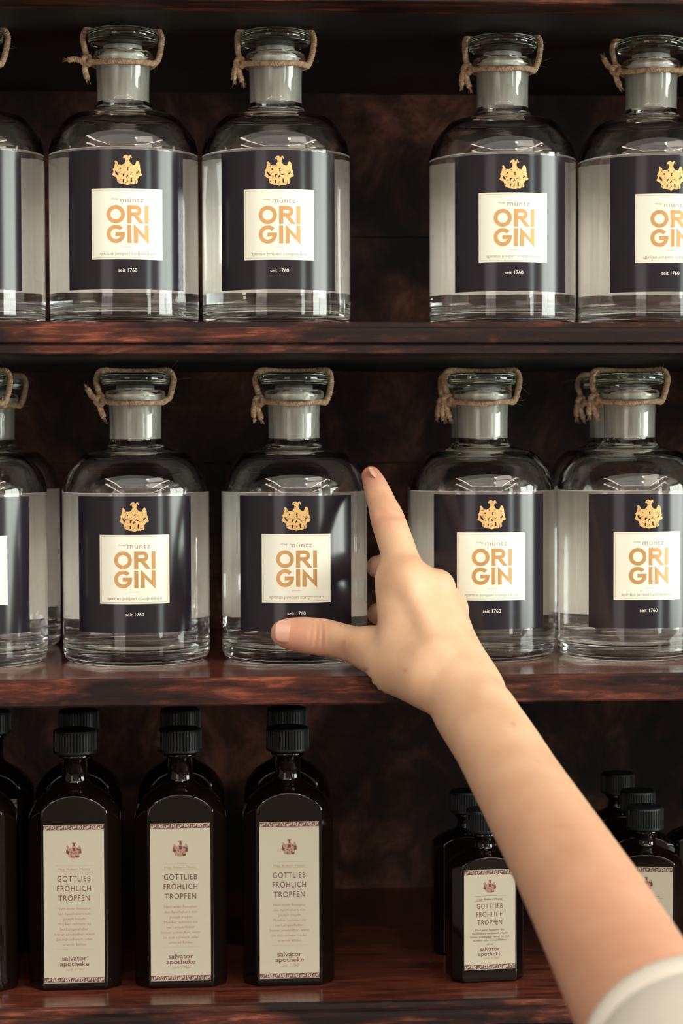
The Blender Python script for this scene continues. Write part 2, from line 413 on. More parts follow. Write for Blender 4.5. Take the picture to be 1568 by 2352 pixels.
# ------------------------------------------------------------------ the apothecary bottle of clear spirit
RB = .0430
def px2x(d): return RB * math.asin(max(-1, min(1, d / 3900 / RB)))   # arc length from apparent offset
LZ0, LZ1 = .0198, .0976               # label, above the base
PZ0, PZ1 = .0364, .0758
def build_bottle():
    root = empty('glass_bottle')
    out = [(0, .0045), (.020, .0042), (.030, .0022), (.0345, .0006), (.0365, .0)] + \
          [(r, z) for r, z in arc(.0365, .0065, .0065, -80, 0, 7)] + [(RB, .02), (RB, .06), (RB, .100)]
    sh = [(RB - .0002, .1025), (RB - .0010, .1055), (.0412, .1085), (.0388, .1125), (.0352, .1170), (.0325, .1198), (.0303, .1215), (.0293, .1221), (.0289, .12235), (.0284, .12245), (.0278, .1225),
          (.0250, .1230), (.0215, .1239), (.0188, .1249), (.0170, .1262), (.0160, .1278), (.0153, .1296), (.0151, .132), (.0152, .142), (.0155, .1515),
          (.0160, .1526), (.0172, .1532), (.0177, .1545), (.0177, .1565), (.0172, .1582), (.0163, .1588)]
    inner = [(.0140, .1586), (.0126, .1560), (.0124, .150), (.0117, .130), (.0122, .1262), (.0150, .1243), (.0200, .1225), (.0262, .1203),
             (.0280, .1196), (.0320, .1165), (.0358, .1115), (.0383, .1070), (.0401, .1020), (.0406, .098), (.0406, .06), (.0406, .016), (.0400, .0125), (.0380, .0098), (.0340, .0084), (.020, .0088), (0, .0092)]
    V, F, T = lathe(out + sh + inner, 96)
    n1 = len(out) + len(sh)
    mi = [1 if n1 + 1 <= k <= n1 + 2 else 0 for k in T]
    g = mesh_obj('bottle_glass', V, F, [GLASS, FROST], root, midx=mi)
    lv = .0995
    liq = [(0, .0090), (.020, .0086), (.0341, .0082), (.0381, .0096), (.0402, .0124), (.0408, .016), (.0408, .06), (.0408, lv - .001), (.0404, lv - .0001), (.0398, lv - .0006), (.038, lv - .0008), (0, lv - .0008)]
    V, F, T = lathe(liq, 96); mesh_obj('clear_liquid', V, F, LIQUID, root)
    # stopper: disc on a ground plug
    st = [(0, .1300), (.0095, .1300), (.0106, .1306), (.0120, .1500), (.0122, .1560)]
    V, F, T = lathe(st + [(.0116, .1580), (.0112, .1600)] + [(0, .1600)], 64)
    mesh_obj('stopper_plug', V, F, FROST, root)
    dk = [(0, .1601), (.0112, .1601), (.0150, .1612), (.0190, .1618), (.0202, .1630), (.0206, .1650), (.0206, .1668), (.0200, .1684), (.0185, .1690), (.0150, .1686), (0, .1684)]
    V, F, T = lathe(dk, 72); mesh_obj('stopper_disc', V, F, STOPGL, root)
    # labels
    def sheet(r0, r1, a0, a1, z0, z1, n=40):
        V = []; F = []
        for i in range(n + 1):
            a = a0 + (a1 - a0) * i / n
            for r in (r0, r1):
                for z in (z0, z1): V.append((r * math.sin(a), -r * math.cos(a), z))
        for i in range(n):
            b = 4 * i
            F += [(b + 2, b + 6, b + 7, b + 3), (b, b + 1, b + 5, b + 4), (b, b + 4, b + 6, b + 2), (b + 1, b + 3, b + 7, b + 5)]
        F += [(0, 2, 3, 1), (4 * n, 4 * n + 1, 4 * n + 3, 4 * n + 2)]
        return V, F
    ha = math.asin(124 / 167.5)
    V, F = sheet(RB - .00030, RB + .00030, -ha, ha, LZ0, LZ1, 110)
    lab = mesh_obj('front_label', V, F, [NAVY, LWHITE], root, smooth=False, midx=[0, 1, 0, 0] * 110 + [0, 0])
    V, F = sheet(RB - .00030, RB + .00030, math.pi - ha * .98, math.pi + ha * .98, LZ0 + .002, LZ1 - .001)
    bl = mesh_obj('back_label', V, F, LWHITE, root, smooth=False); bl['label'] = 'white back of the rear label seen through the spirit'
    hp = math.asin(76 / 167.5)
    V, F = sheet(RB + .00030, RB + .00040, -hp, hp, PZ0, PZ1, 70)
    pn = mesh_obj('white_panel', V, F, CREAM, lab, smooth=False); pn['label'] = 'cream square panel printed on the dark label'
    k = .000248                          # metres per pixel of height at the label
    def zz(y): return PZ1 - (y - 1225) * k
    # gold capitals
    bm = bmesh.new()
    cx0, r_o, r_i = px2x(-20) - .0000, .0051, .0029
    xO = px2x(656 - 681); zO, zG = zz(1283), zz(1327)
    add_ring(bm, xO, zO, r_o, r_i, 0, 360, 44)
    add_ring(bm, xO, zG, r_o, r_i, 42, 351.9, 40)
    add_poly(bm, [(xO - .0002, zG - .0012), (xO + .0026, zG - .0012), (xO + .00288, zG - .00041), (xO + .00505, zG - .00072), (xO + .0051, zG + .0010), (xO - .0002, zG + .0010)])
    sw = .0023; xR = px2x(680 - 681) + .0001
    xI = px2x(726.5 - 681) - sw + .0001
    add_rect(bm, xR, xR + sw, zO - .0050, zO + .0050)
    rr = .0030; zc = zO + .0050 - rr; xb = xR + .0050
    add_rect(bm, xR + sw, xb, zO + .0050 - .0021, zO + .0050); add_rect(bm, xR + sw, xb, zc - rr, zc - rr + .0021)
    add_ring(bm, xb, zc, rr, rr - .0021, -90, 90, 16)
    add_poly(bm, [(xR + .0036, zc - rr), (xR + .0062, zc - rr), (xI - .0004, zO - .0050), (xI - .0030, zO - .0050)])
    add_rect(bm, xI, xI + sw, zO - .0050, zO + .0050)
    add_rect(bm, xR, xR + sw, zG - .0050, zG + .0050)
    xN = xR + sw + .0013
    add_poly(bm, [(xN, zG - .0050), (xN + sw, zG - .0050), (xN + sw, zG + .0008), (xI + sw, zG - .0056), (xI + sw, zG + .0050), (xI, zG + .0050), (xI, zG - .0008), (xN, zG + .0056)])
    wrap(bm, RB + .00047); bm_obj('lettering', bm, GOLD2, lab)['label'] = 'large gold capitals'
    # fine frame, small print
    bm = bmesh.new(); wd = px2x(76)
    frame_rect(bm, -wd + .0009, wd - .0009, PZ0 + .0009, PZ1 - .0009, .00018)
    add_rect(bm, px2x(-10), px2x(10), zz(1356) - .00009, zz(1356) + .00009)
    wrap(bm, RB + .00046); bm_obj('panel_border', bm, GOLD2, lab)
    bm = bmesh.new()
    add_bm(bm, text_bm('müntz', .0031, .0128, spacing=1.1), .0026, zz(1256)); add_bm(bm, text_bm('mag.', .0011, .0042), -.0068, zz(1250))
    wrap(bm, RB + .00046); bm_obj('lettering', bm, GREY, lab)
    bm = bmesh.new(); add_bm(bm, text_bm('spiritus juniperi compositum', .0019, .0312), 0, zz(1374))
    wrap(bm, RB + .00046); bm_obj('lettering', bm, LGREY, lab)
    bm = bmesh.new(); add_bm(bm, text_bm('seit 1760', .0021, .0104), 0, zz(1412))
    wrap(bm, RB + .00036); bm_obj('lettering', bm, SILVER, lab)
    bm = bmesh.new(); add_poly(bm, crest_pts(CREST, .0166, 0, zz(1183.5)))
    wrap(bm, RB + .00036); cr = bm_obj('crest', bm, GOLD, lab); cr['label'] = 'gold coat of arms'
    bm = bmesh.new()
    for c_ in CUTS: add_poly(bm, crest_pts(c_, .0166, 0, zz(1183.5)))
    wrap(bm, RB + .00042); bm_obj('crest_shading', bm, NAVY, lab)
    return root

def twine(parent, seed, lift=0.0, form=0, knot_right=False):
    "jute cord round the neck, up over the stopper and knotted at the left"
    rnd = random.Random(seed); V = []; F = []
    j = lambda s=.0006: rnd.uniform(-s, s)
    r = .00165; zt = .1690 + lift + .0014
    zr = .1518; rx = .0167
    drop = [0, -.0012, .0008][form % 3]
    L0 = Vector((-.0192, -.0045, .1528 + j()))
    Rr = Vector((.0185, -.004, .1522 + drop + j()))
    front = [L0, (-.0160, -.0078, zr + .0002), (-.010, -.0140, zr - .0006), (0, -.0172, zr - .0010 + drop * .4), (.010, -.0140, zr - .0006), (.0158, -.0080, zr - .0002), Rr]
    right = [Rr, (.0203, -.0035, .1548), (.0216, -.0022, .1600), (.0222 + j(), -.001, .1650 + lift), (.0210, 0, zt - .0012), (.0185, .001, zt + .0002), (.0120, .0035, zt), (0, .005, zt - .0003),
             (-.0120, .0035, zt), (-.0180, .001, zt + .0002), (-.0212, -.001, zt - .0012), (-.0224 + j(), -.002, .1640 + lift), (-.0214, -.0030, .1590), (-.0200, -.0042, .1545), L0]
    back = [L0, (-.0160, .0040, zr + .0004), (-.0110, .0120, zr), (0, .0170, zr), (.011, .0120, zr), (.0160, .0040, zr), Rr]
    for P in (front, right, back): strands(catmull(P, 14), r, V, F)
    # knot
    K = L0 + Vector((-.0012, -.0012, -.0004))
    kp = [K + Vector(p) for p in ((.002, .001, .003), (-.0016, -.0016, .0020), (-.0024, -.001, -.0006), (.0002, -.0022, -.0022), (.0022, -.0010, -.0004), (.0006, .0012, .0020), (-.0018, .0010, .0006), (-.0006, -.0006, -.0026))]
    strands(catmull(kp, 8), r * .9, V, F)
    ends = [[(-.0005, -.0008, -.0015), (-.0012, -.0014, -.0050), (.0006 + j(), -.0012, -.0095)], [(-.0010, -.0004, -.0005), (-.0060, -.0012, .0012 + j()), (-.0105, -.0008, .0008)]] if form == 0 else \
           [[(-.0005, -.0008, -.0015), (-.0004, -.0014, -.0052), (.0012, -.0012, -.0100)], [(-.0010, -.0004, -.0005), (-.0030, -.0012, -.0035), (-.0030 + j(), -.0008, -.0090)]] if form == 1 else \
           [[(-.0005, -.0008, -.0012), (.0004, -.0014, -.0052), (.0020, -.0012, -.0092)], [(-.0010, -.0004, .0005), (-.0048, -.0012, .0030), (-.0072, -.0008, .0072)]]
    for e in ends:
        pth = catmull([K + Vector(p) for p in e], 10); strands(pth, r, V, F)
        tip = pth[-1]; d = (pth[-1] - pth[-4]).normalized()
        for _ in range(14):
            q = tip + Vector((j(.0009), j(.0009), j(.0006)))
            tube([tip - d * .001, q + d * .0012, q + d * (.0022 + rnd.random() * .0014) + Vector((j(.001), j(.001), j(.0008)))], lambda t_: .00022 * (1 - .6 * t_), V, F, 4)
    o = mesh_obj('twine', V, F, TWINE, parent)
    # loose fibres
    V2 = []; F2 = []
    cand = catmull(front, 10) + catmull(right[:6], 8) + catmull(right[9:], 8) + [K] * 14
    for _ in range(130):
        p = rnd.choice(cand); d = Vector((rnd.gauss(0, 1), rnd.gauss(0, 1) - .3, rnd.gauss(0, 1))).normalized()
        l = rnd.uniform(.001, .0038) if rnd.random() < .88 else rnd.uniform(.004, .009)
        b = Vector((rnd.gauss(0, 1), rnd.gauss(0, 1), rnd.gauss(0, 1))) * l * .3
        tube([p + d * .001, p + d * l * .5 + b * .5, p + d * l + b], lambda t_: .00007 * (1 - .6 * t_), V2, F2, 3)
    f = mesh_obj('loose_fibre', V2, F2, TWINE, o); f['kind'] = 'stuff'
    return o

def copy_tree(o, parent=None):
    c = o.copy(); COL.objects.link(c)
    if parent: c.parent = parent
    for ch in list(o.children): copy_tree(ch, c)
    return c

proto = build_bottle()
YT, YM, YMB = 1.190, 1.204, 1.294
LBL = [('top', -65, YT, -83, 1), ('top', 288, YT, 295.5, 0), ('top', 636, YT, 643, 1), ('top', 1153.5, YT + .010, 1179, 1), ('top', 1493, YT + .012, 1536, 2),
       ('mid', -64, YM - .003, -67, 1), ('mid', 311, YM, 307, 2), ('mid', 675, YM, 679, 1), ('mid', 1107, YM + .004, 1128, 1), ('mid', 1445, YM, 1488, 1),
       ('back', -22, YMB, -22, 1), ('back', 1090, YMB + .006, 1090, 1), ('back', 1408, YMB, 1408, 1)]
DESC = ['clear spirit bottle cut off by the left edge of the photo, upper shelf',
        'leftmost whole clear spirit bottle on the upper shelf, twine knot sticking out sideways',
        'clear spirit bottle on the upper shelf directly left of the empty gap',
        'clear spirit bottle on the upper shelf directly right of the empty gap',
        'clear spirit bottle at the right end of the upper shelf, cut by the photo edge',
        'clear spirit bottle cut off by the left edge of the photo, middle shelf, front row',
        'leftmost whole clear spirit bottle on the middle shelf, twine knot with spread ends',
        'clear spirit bottle on the middle shelf being grasped by the hand',
        'clear spirit bottle on the middle shelf just right of the hand, partly behind the knuckles',
        'clear spirit bottle at the right end of the middle shelf, front row',
        'clear spirit bottle in the back row of the middle shelf, at the far left',
        'back row clear spirit bottle on the middle shelf, behind the one beside the knuckles',
        'clear spirit bottle in the back row of the middle shelf, behind the rightmost bottle']
roots = []
for i, (row, cx, Y, lc, form) in enumerate(LBL):
    o = proto if i == 0 else copy_tree(proto)
    roots.append(o)
for i, (row, cx, Y, lc, form) in enumerate(LBL):
    o = roots[i]
    z = Z_TOP if row == 'top' else Z_MID
    c = at(cx, 1010, Y); o.location = (c.x, Y, z)
    toward = math.atan2(-c.x, Y)                        # direction of the camera seen from the bottle, about z, from -y
    ang = math.asin((lc - cx) / 165.0)
    o.rotation_euler = (0, 0, ang - math.atan2(c.x, Y))
    tag(o, DESC[i], 'bottle', 'clear spirit bottles with dark labels')
    lift = .0022 if row == 'top' else 0
    if lift:
        for ch in o.children:
            if ch.name.startswith('stopper'): ch.location.z = lift
    tw = twine(o, 11 + i, lift, form)
    tw.rotation_euler = (0, 0, -ang + (0.0 if row != 'back' else 0))

# ------------------------------------------------------------------ dark glass bottles on the lowest shelf
def drops_bottle(hf, hd, fw, dome, zcap0, zcap1, rneck, rcap):
    "hf, hd: half width and half depth, fw: half width of the flat face, dome: [(z, r)] of the shoulder"
    root = empty('medicine_bottle')
    n = 240; ch = (hd + fw) / math.sqrt(2)
    dz = [p[0] for p in dome]; dr = [p[1] for p in dome]; cm = catmull([(a, b, 0) for a, b in dome], 8)
    zneck = dz[-1]; arch_spring = dz[0]
    def r_oct(a):
        r = 1
        for k in range(8):
            c_ = math.cos(a - k * math.pi / 4)
            if c_ > .2: r = min(r, (ch if k % 2 else (hd if k % 4 == 0 else hf)) / c_)
        return r
    cz_ = [p.x for p in cm]; cr_ = [p.y for p in cm]
    def r_dome(z): return 1 if z <= arch_spring else float(np.interp(z, cz_, cr_))
    zs = [0, .0006, .0016, .003] + list(np.linspace(.006, arch_spring - .001, 14)) + list(np.linspace(arch_spring, zneck, 60))
    V = []; F = []
    for z in zs:
        s = {0: .93, .0006: .965, .0016: .99}.get(z, 1)
        for i in range(n):
            a = 2 * math.pi * i / n; ro = r_oct(a); rd = r_dome(z)
            r = -math.log(math.exp(-ro * 2600) + math.exp(-rd * 2600)) / 2600 * s
            V.append((r * math.sin(a), -r * math.cos(a), z))
    top = [(rneck, zneck + .001), (rneck * .97, zneck + .003), (rneck * .97, zcap0 - .0035), (rneck * 1.18, zcap0 - .0028), (rneck * 1.24, zcap0 - .0016), (rneck * 1.16, zcap0 - .0004), (rneck, zcap0 + .001), (rneck, zcap1 - .003)]
    for r, z in top: V += [(r * math.sin(2 * math.pi * i / n), -r * math.cos(2 * math.pi * i / n), z) for i in range(n)]
    m_ = len(zs) + len(top)
    for k in range(m_ - 1):
        for i in range(n):
            j = (i + 1) % n; F.append((k * n + i, k * n + j, (k + 1) * n + j, (k + 1) * n + i))
    F.append(tuple(range(n))[::-1]); F.append(tuple((m_ - 1) * n + i for i in range(n)))
    mesh_obj('bottle_glass', V, F, DARKGL, root)
    # ribbed screw cap
    n = 168; V = []; F = []
    hh = zcap1 - zcap0
    prof = [(.80, 0), (.985, 0), (1, .04), (1, .12), ('r', .14), ('r', .86), (.985, .90), (.96, .955), (.90, .99), (.86, 1.0), (.0, 1.0)]
    for pr, pz in prof:
        for i in range(n):
            a = 2 * math.pi * i / n
            if pr == 'r': r = 1.0 - (.045 if (i % 4) == 0 else 0)
            else: r = pr
            r = max(r, .0005) * rcap
            V.append((r * math.sin(a), -r * math.cos(a), zcap0 + pz * hh))
    for k in range(len(prof) - 1):
        for i in range(n):
            j = (i + 1) % n; F.append((k * n + i, k * n + j, (k + 1) * n + j, (k + 1) * n + i))
    F.append(tuple(range(n))[::-1]); F.append(tuple((len(prof) - 1) * n + i for i in range(n)))
    mesh_obj('screw_cap', V, F, CAP, root, smooth=False)
    return root
def border_band(bm, x0, x1, z0, z1):
    "row of small scroll motifs"
    h = z1 - z0; n_ = max(6, round((x1 - x0) / (h * 1.15))); st = (x1 - x0) / n_
    add_rect(bm, x0, x1, z0, z0 + h * .09); add_rect(bm, x0, x1, z1 - h * .09, z1)
    for i in range(n_):
        cx = x0 + st * (i + .5); zc = (z0 + z1) / 2; s = 1 if i % 2 else -1
        add_ring(bm, cx - st * .2, zc + s * h * .12, h * .26, h * .13, 0 if s > 0 else 90, 270 if s > 0 else 360, 8)
        add_ring(bm, cx + st * .22, zc - s * h * .14, h * .22, h * .10, 180, 430, 8)
        add_poly(bm, [(cx - st * .45, z0 + h * .1), (cx - st * .2, z0 + h * .42), (cx - st * .35, z0 + h * .5)])
        add_poly(bm, [(cx + st * .45, z1 - h * .1), (cx + st * .12, z1 - h * .3), (cx + st * .34, z1 - h * .5)])
        add_poly(bm, [(cx, z0 + h * .2), (cx + h * .13, zc), (cx, z1 - h * .2), (cx - h * .13, zc)])
def drops_label(root, y, wid, z0, z1, small=False):
    lab = bm_obj('label', box_bm(-wid, wid, y - .0003, y - .00005, z0, z1), DROPS, root)
    H = z1 - z0; yy = y - .00036
    def T(v): return z1 - v * H          # fraction from the top
    hb = .035 if not small else .053
    for za, zb in ((T(hb), z1), (z0, T(1 - hb * 1.05))):
        bm = bmesh.new(); border_band(bm, -wid, wid, za, zb); stand(bm, yy - .00004); sc_ = bm_obj('border_scroll', bm, DROPS, lab); sc_['kind'] = 'stuff'
        bm = bmesh.new(); add_rect(bm, -wid, wid, za, zb); stand(bm, yy); bm_obj('border', bm, BROWN, lab)
    bm = bmesh.new(); cw = wid * (.54 if not small else .52); cz = T(.160 if not small else .165)
    add_poly(bm, crest_pts(CREST, cw, 0, cz)); stand(bm, yy); bm_obj('crest', bm, BROWN2, lab)
    bm = bmesh.new()
    for c_ in CUTS: add_poly(bm, crest_pts(c_, cw, 0, cz))
    for pl in ([(570,400),(600,330),(610,420),(660,470),(640,560),(600,520),(560,480)],[(1010,330),(1030,420),(1035,500),(980,520),(940,500),(985,450),(930,400),(880,400),(900,350),(980,390)],[(790,170),(830,190),(840,290),(790,300),(780,240)],[(760,340),(840,340),(850,440),(760,440)],[(870,600),(960,580),(960,640),(890,650)]):
        add_poly(bm, crest_pts(pl, cw, 0, cz))
    stand(bm, yy - .00004); bm_obj('crest_shading', bm, BROWN, lab)
    bm = bmesh.new(); w1 = wid * .63
    rows = [(.300, 'Mag. Robert Müntz', .0145, .53)] if not small else [(.312, 'Mag. Robert Müntz', .021, .49)]
    lines = [.256, .293] if not small else [.262, .314]
    for l_ in lines: add_rect(bm, -w1 * .95, w1, T(l_) - .00005, T(l_) + .00005)
    add_bm(bm, text_bm('Mag. Robert Müntz', H * rows[0][2], wid * 2 * rows[0][3]), 0, T(.286 if not small else .304))
    if not small: add_rect(bm, -w1 * .95, w1, T(.786) - .00005, T(.786) + .00005)
    body = ['Nach einer Rezeptur', 'des Apothekers von', 'Joseph Haydn', 'Musiker nehmen sie', 'bei Lampenfieber', 'Immer anwendbar, wenn', 'Sie sich schwach oder', 'unwohl fühlen'] if not small else \
           ['Nach einer Rezeptur des', 'Apothekers von Joseph Haydn', 'Immer anwendbar, wenn Sie sich', 'schwach oder unwohl fühlen', '50 ml']
    bw_ = [.55, .54, .38, .55, .47, .66, .60, .39] if not small else [.56, .69, .76, .65, .12]
    for q, (s_, wv) in enumerate(zip(body, bw_)):
        v = (.537 + q * .0325) if not small else (.612 + q * .0345 + (.006 if q == 4 else 0))
        add_bm(bm, text_bm(s_, H * (.0175 if not small else .021), wid * 2 * wv), 0, T(v))
    stand(bm, yy); bm_obj('lettering', bm, BROWN2 if not small else BROWN, lab)
    bm = bmesh.new()
    for s_, v, wv in zip(['GOTTLIEB', 'FRÖHLICH', 'TROPFEN'], [.357, .418, .479] if not small else [.390, .470, .552], [.55, .56, .52] if not small else [.505, .52, .48]):
        add_bm(bm, text_bm(s_, H * (.036 if not small else .052), wid * 2 * wv, bold=.00001, spacing=1.15), 0, T(v))
    stand(bm, yy); bm_obj('lettering', bm, BROWN, lab); bm = bmesh.new()
    add_bm(bm, text_bm('salvator', H * (.029 if not small else .038), wid * 2 * (.41 if not small else .39), bold=.00002), 0, T(.858 if not small else .812))
    add_bm(bm, text_bm('apotheke', H * (.029 if not small else .038), wid * 2 * (.48 if not small else .45), bold=.00002), 0, T(.893 if not small else .862))
    stand(bm, yy); bm_obj('lettering', bm, BROWN, lab)
    bm = bmesh.new(); add_bm(bm, text_bm('seit 1760', H * (.020 if not small else .026), wid * 2 * .30), 0, T(.924 if not small else .897))
    for v in bm.verts: v.co.x += (v.co.y - T(.924)) * .45
    stand(bm, yy); bm_obj('lettering', bm, BROWN2, lab)

YD = 1.170
def hz_(py, Y=YD, px=660): return zed(px, py, Y) - Z_LOW
HD = .0165; YF = YD - HD
big = drops_bottle(.0262, HD, .0182, [(hz_(y), r) for y, r in ((1915, .0340), (1887, .0300), (1862, .0268), (1841, .0241), (1824, .0208), (1811, .0168), (1801, .0125), (1794, .0096), (1786, .0080))], hz_(1722), hz_(1668), .0077, .0124)
drops_label(big, -HD, 69 * YF / FPX, hz_(2247, YF), hz_(1887, YF))
YSM = 1.166; HS = .0135; YFS = YSM - HS
sm = drops_bottle(.0213, HS, .0158, [(hz_(y, YSM, 1136), r) for y, r in ((2035, .0280), (2012, .0255), (1986, .0228), (1966, .0176), (1957, .0128), (1951, .0090), (1946, .0068))], hz_(1908, YSM, 1136), hz_(1856, YSM, 1136), .0062, .0107)
drops_label(sm, -HS, 61 * YFS / FPX, hz_(2226, YFS, 1136), hz_(1997, YFS, 1136), True)
LD = [(172.6, YD, 0, 'dark brown drops bottle, leftmost whole one of the three tall ones on the lowest shelf', big),
      (414, YD, 0, 'dark brown drops bottle, middle of the three tall ones on the lowest shelf', big),
      (660.6, YD, 0, 'dark brown drops bottle, right one of the three tall ones, beside the empty gap', big),
      (-66, YD, 0, 'dark brown drops bottle cut off by the left edge of the photo, front row', big),
      (182, YD + .085, 0, 'dark brown drops bottle in the back row, behind the leftmost whole one', big),
      (415, YD + .085, 2, 'dark brown drops bottle in the back row, behind the middle one', big),
      (659, YD + .085, -2, 'dark brown drops bottle in the back row, behind the one beside the empty gap', big),
      (-20, YD + .085, 0, 'dark brown drops bottle in the back row at the left photo edge', big),
      (1112, YSM, 5, 'small dark drops bottle with a short label, left of the forearm', sm),
      (1481, YSM, -9, 'small dark drops bottle mostly hidden behind the forearm, front row', sm),
      (1072, YSM + .062, 180, 'small dark drops bottle in the second row, behind the one left of the forearm', sm),
      (1464, YSM + .054, 180, 'small dark drops bottle in the second row, behind the one hidden by the forearm', sm),
      (1418, YSM + .120, 180, 'small dark drops bottle in the third row, right of the forearm', sm),
      (1606, YSM + .060, 180, 'small dark drops bottle in the second row at the right photo edge', sm)]
first = {big: True, sm: True}; droots = []
for cx, Y, rz, lab_, src in LD:
    o = src if first[src] else copy_tree(src); first[src] = False; droots.append(o)
for o, (cx, Y, rz, lab_, src) in zip(droots, LD):
    c = at(cx, 1800, Y); o.location = (c.x, Y, Z_LOW); o.rotation_euler = (0, 0, R(rz))
    tag(o, lab_, 'bottle', 'tall dark drops bottles' if src is big else 'small dark drops bottles')

# ------------------------------------------------------------------ the reaching hand
def P3(px, py, Y): return np.array(at(px, py, Y))
prims = []                                           # (a, b, ra, rb, k)
def cap(a, b, ra, rb, k=.006): prims.append(([(P3(*a), P3(*b), ra, rb)], k))
# forearm, from the elbow up
def chain(pts, k):
    c = catmull([(*P3(*p), r_) for p, r_ in pts] if False else [P3(*p) for p, r_ in pts], 6)
    rs = [r_ for p, r_ in pts]; n_ = len(c) - 1; seq = []
    for i_ in range(n_):
        f = lambda u: float(np.interp(u, range(len(rs)), rs))
        seq.append((np.array(c[i_]), np.array(c[i_ + 1]), f(i_ / 6), f((i_ + 1) / 6)))
    prims.append((seq, k))
arm = [(1545, 2440, .770, .0300), (1440, 2240, .840, .0284), (1365, 2100, .885, .0267), (1309, 2000, .920, .0252), (1250, 1900, .955, .0237), (1190, 1800, .990, .0222), (1135, 1705, 1.022, .0212), (1083, 1628, 1.052, .0208), (1052, 1575, 1.068, .0190)]
chain([(a[:3], a[3]) for a in arm], .010)
# metacarpals
cap((1040, 1570, 1.064), (938, 1345, 1.107), .0135, .0112, .010)
cap((1055, 1575, 1.064), (998, 1362, 1.113), .0130, .0102, .009)
cap((1075, 1580, 1.064), (1024, 1408, 1.120), .0130, .0100, .009)
cap((1092, 1588, 1.066), (1038, 1456, 1.127), .0130, .0096, .009)
cap((1000, 1540, 1.078), (980, 1430, 1.112), .0170, .0160, .010)
cap((903, 1335, 1.112), (925, 1460, 1.095), .0100, .0130, .010)
# thumb
cap((985, 1546, 1.072), (852, 1490, 1.116), .0145, .0118, .010)
cap((900, 1545, 1.098), (985, 1566, 1.070), .0118, .0125, .008)
chain([((880, 1500, 1.108), .0122), ((835, 1487, 1.122), .0108), ((788, 1474, 1.133), .0100), ((742, 1464, 1.141), .0106), ((700, 1459, 1.146), .0103), ((670, 1456, 1.148), .0092), ((652, 1454, 1.149), .0076)], .006)
# index
chain([((935, 1345, 1.106), .0115), ((915, 1268, 1.120), .0100), ((890, 1193, 1.142), .0096), ((880, 1165, 1.151), .0083), ((870, 1138, 1.160), .0077), ((860, 1112, 1.170), .0068), ((852, 1093, 1.177), .0056)], .008)
# middle, ring and little finger curl round behind the bottle
chain([((998, 1362, 1.113), .0102), ((950, 1320, 1.150), .0090), ((896, 1303, 1.185), .0080), ((867, 1302, 1.214), .0068)], .004)
chain([((1024, 1408, 1.120), .0100), ((975, 1395, 1.156), .0088), ((905, 1404, 1.190), .0077), ((868, 1410, 1.214), .0066)], .004)
chain([((1038, 1456, 1.127), .0095), ((990, 1458, 1.155), .0078), ((938, 1468, 1.180), .0068), ((905, 1474, 1.196), .0060)], .004)
# knuckle bumps and tendons
def ball(p, r, k=.008): q = P3(*p); prims.append(([(q, q + 1e-5, r, r)], k))
ball((1005, 1346, 1.106), .0092, .005); ball((1036, 1394, 1.1145), .0088, .005); ball((940, 1330, 1.099), .0085, .010); ball((1046, 1448, 1.121), .0080, .006)
# extensor tendons of the index and middle finger, bone at the little finger side of the wrist
chain([((940, 1345, 1.0935), .0022), ((965, 1400, 1.0840), .0022), ((1000, 1480, 1.068), .0018)], .008)
chain([((998, 1372, 1.0995), .0022), ((1012, 1430, 1.089), .0020), ((1032, 1500, 1.072), .0016)], .008)
chain([((760, 1458, 1.1325), .0016), ((830, 1478, 1.1105), .0018), ((900, 1510, 1.0905), .0020), ((960, 1545, 1.0685), .0018)], .008)
ball((1118, 1618, 1.038), .0080, .010)

H = .0009
lo = np.min([np.minimum(a, b) - max(ra, rb) for sq, k in prims for a, b, ra, rb in sq], axis=0) - .006
hi = np.max([np.maximum(a, b) + max(ra, rb) for sq, k in prims for a, b, ra, rb in sq], axis=0) + .006
dim = np.ceil((hi - lo) / H).astype(int) + 1
D3 = np.full(dim, .03, np.float32)
for sq, k in prims:
    mlo = np.min([np.minimum(a, b) - max(ra, rb) for a, b, ra, rb in sq], axis=0) - k - .012; mhi = np.max([np.maximum(a, b) + max(ra, rb) for a, b, ra, rb in sq], axis=0) + k + .012
    i0 = np.maximum(np.floor((mlo - lo) / H).astype(int), 0); i1 = np.minimum(np.ceil((mhi - lo) / H).astype(int) + 1, dim)
    gx = (lo[0] + H * np.arange(i0[0], i1[0], dtype=np.float32))[:, None, None].astype(np.float32); gy = (lo[1] + H * np.arange(i0[1], i1[1]))[None, :, None].astype(np.float32); gz = (lo[2] + H * np.arange(i0[2], i1[2]))[None, None, :].astype(np.float32)
    d = None
    for a, b, ra, rb in sq:
        a = a.astype(np.float32); b = b.astype(np.float32)
        ba = b - a; L2 = np.float32(max(float(ba @ ba), 1e-12))
        t_ = np.clip(((gx - a[0]) * ba[0] + (gy - a[1]) * ba[1] + (gz - a[2]) * ba[2]) / L2, 0, 1)
        e_ = np.sqrt((gx - a[0] - t_ * ba[0]) ** 2 + (gy - a[1] - t_ * ba[1]) ** 2 + (gz - a[2] - t_ * ba[2]) ** 2) - (np.float32(ra) + np.float32(rb - ra) * t_)
        d = e_ if d is None else np.minimum(d, e_)
    sl = tuple(slice(p, q) for p, q in zip(i0, i1)); o_ = D3[sl]
    h_ = np.maximum(k - np.abs(o_ - d), 0) / k
    D3[sl] = (np.minimum(o_, d) - h_ * h_ * k * .25).astype(np.float32)
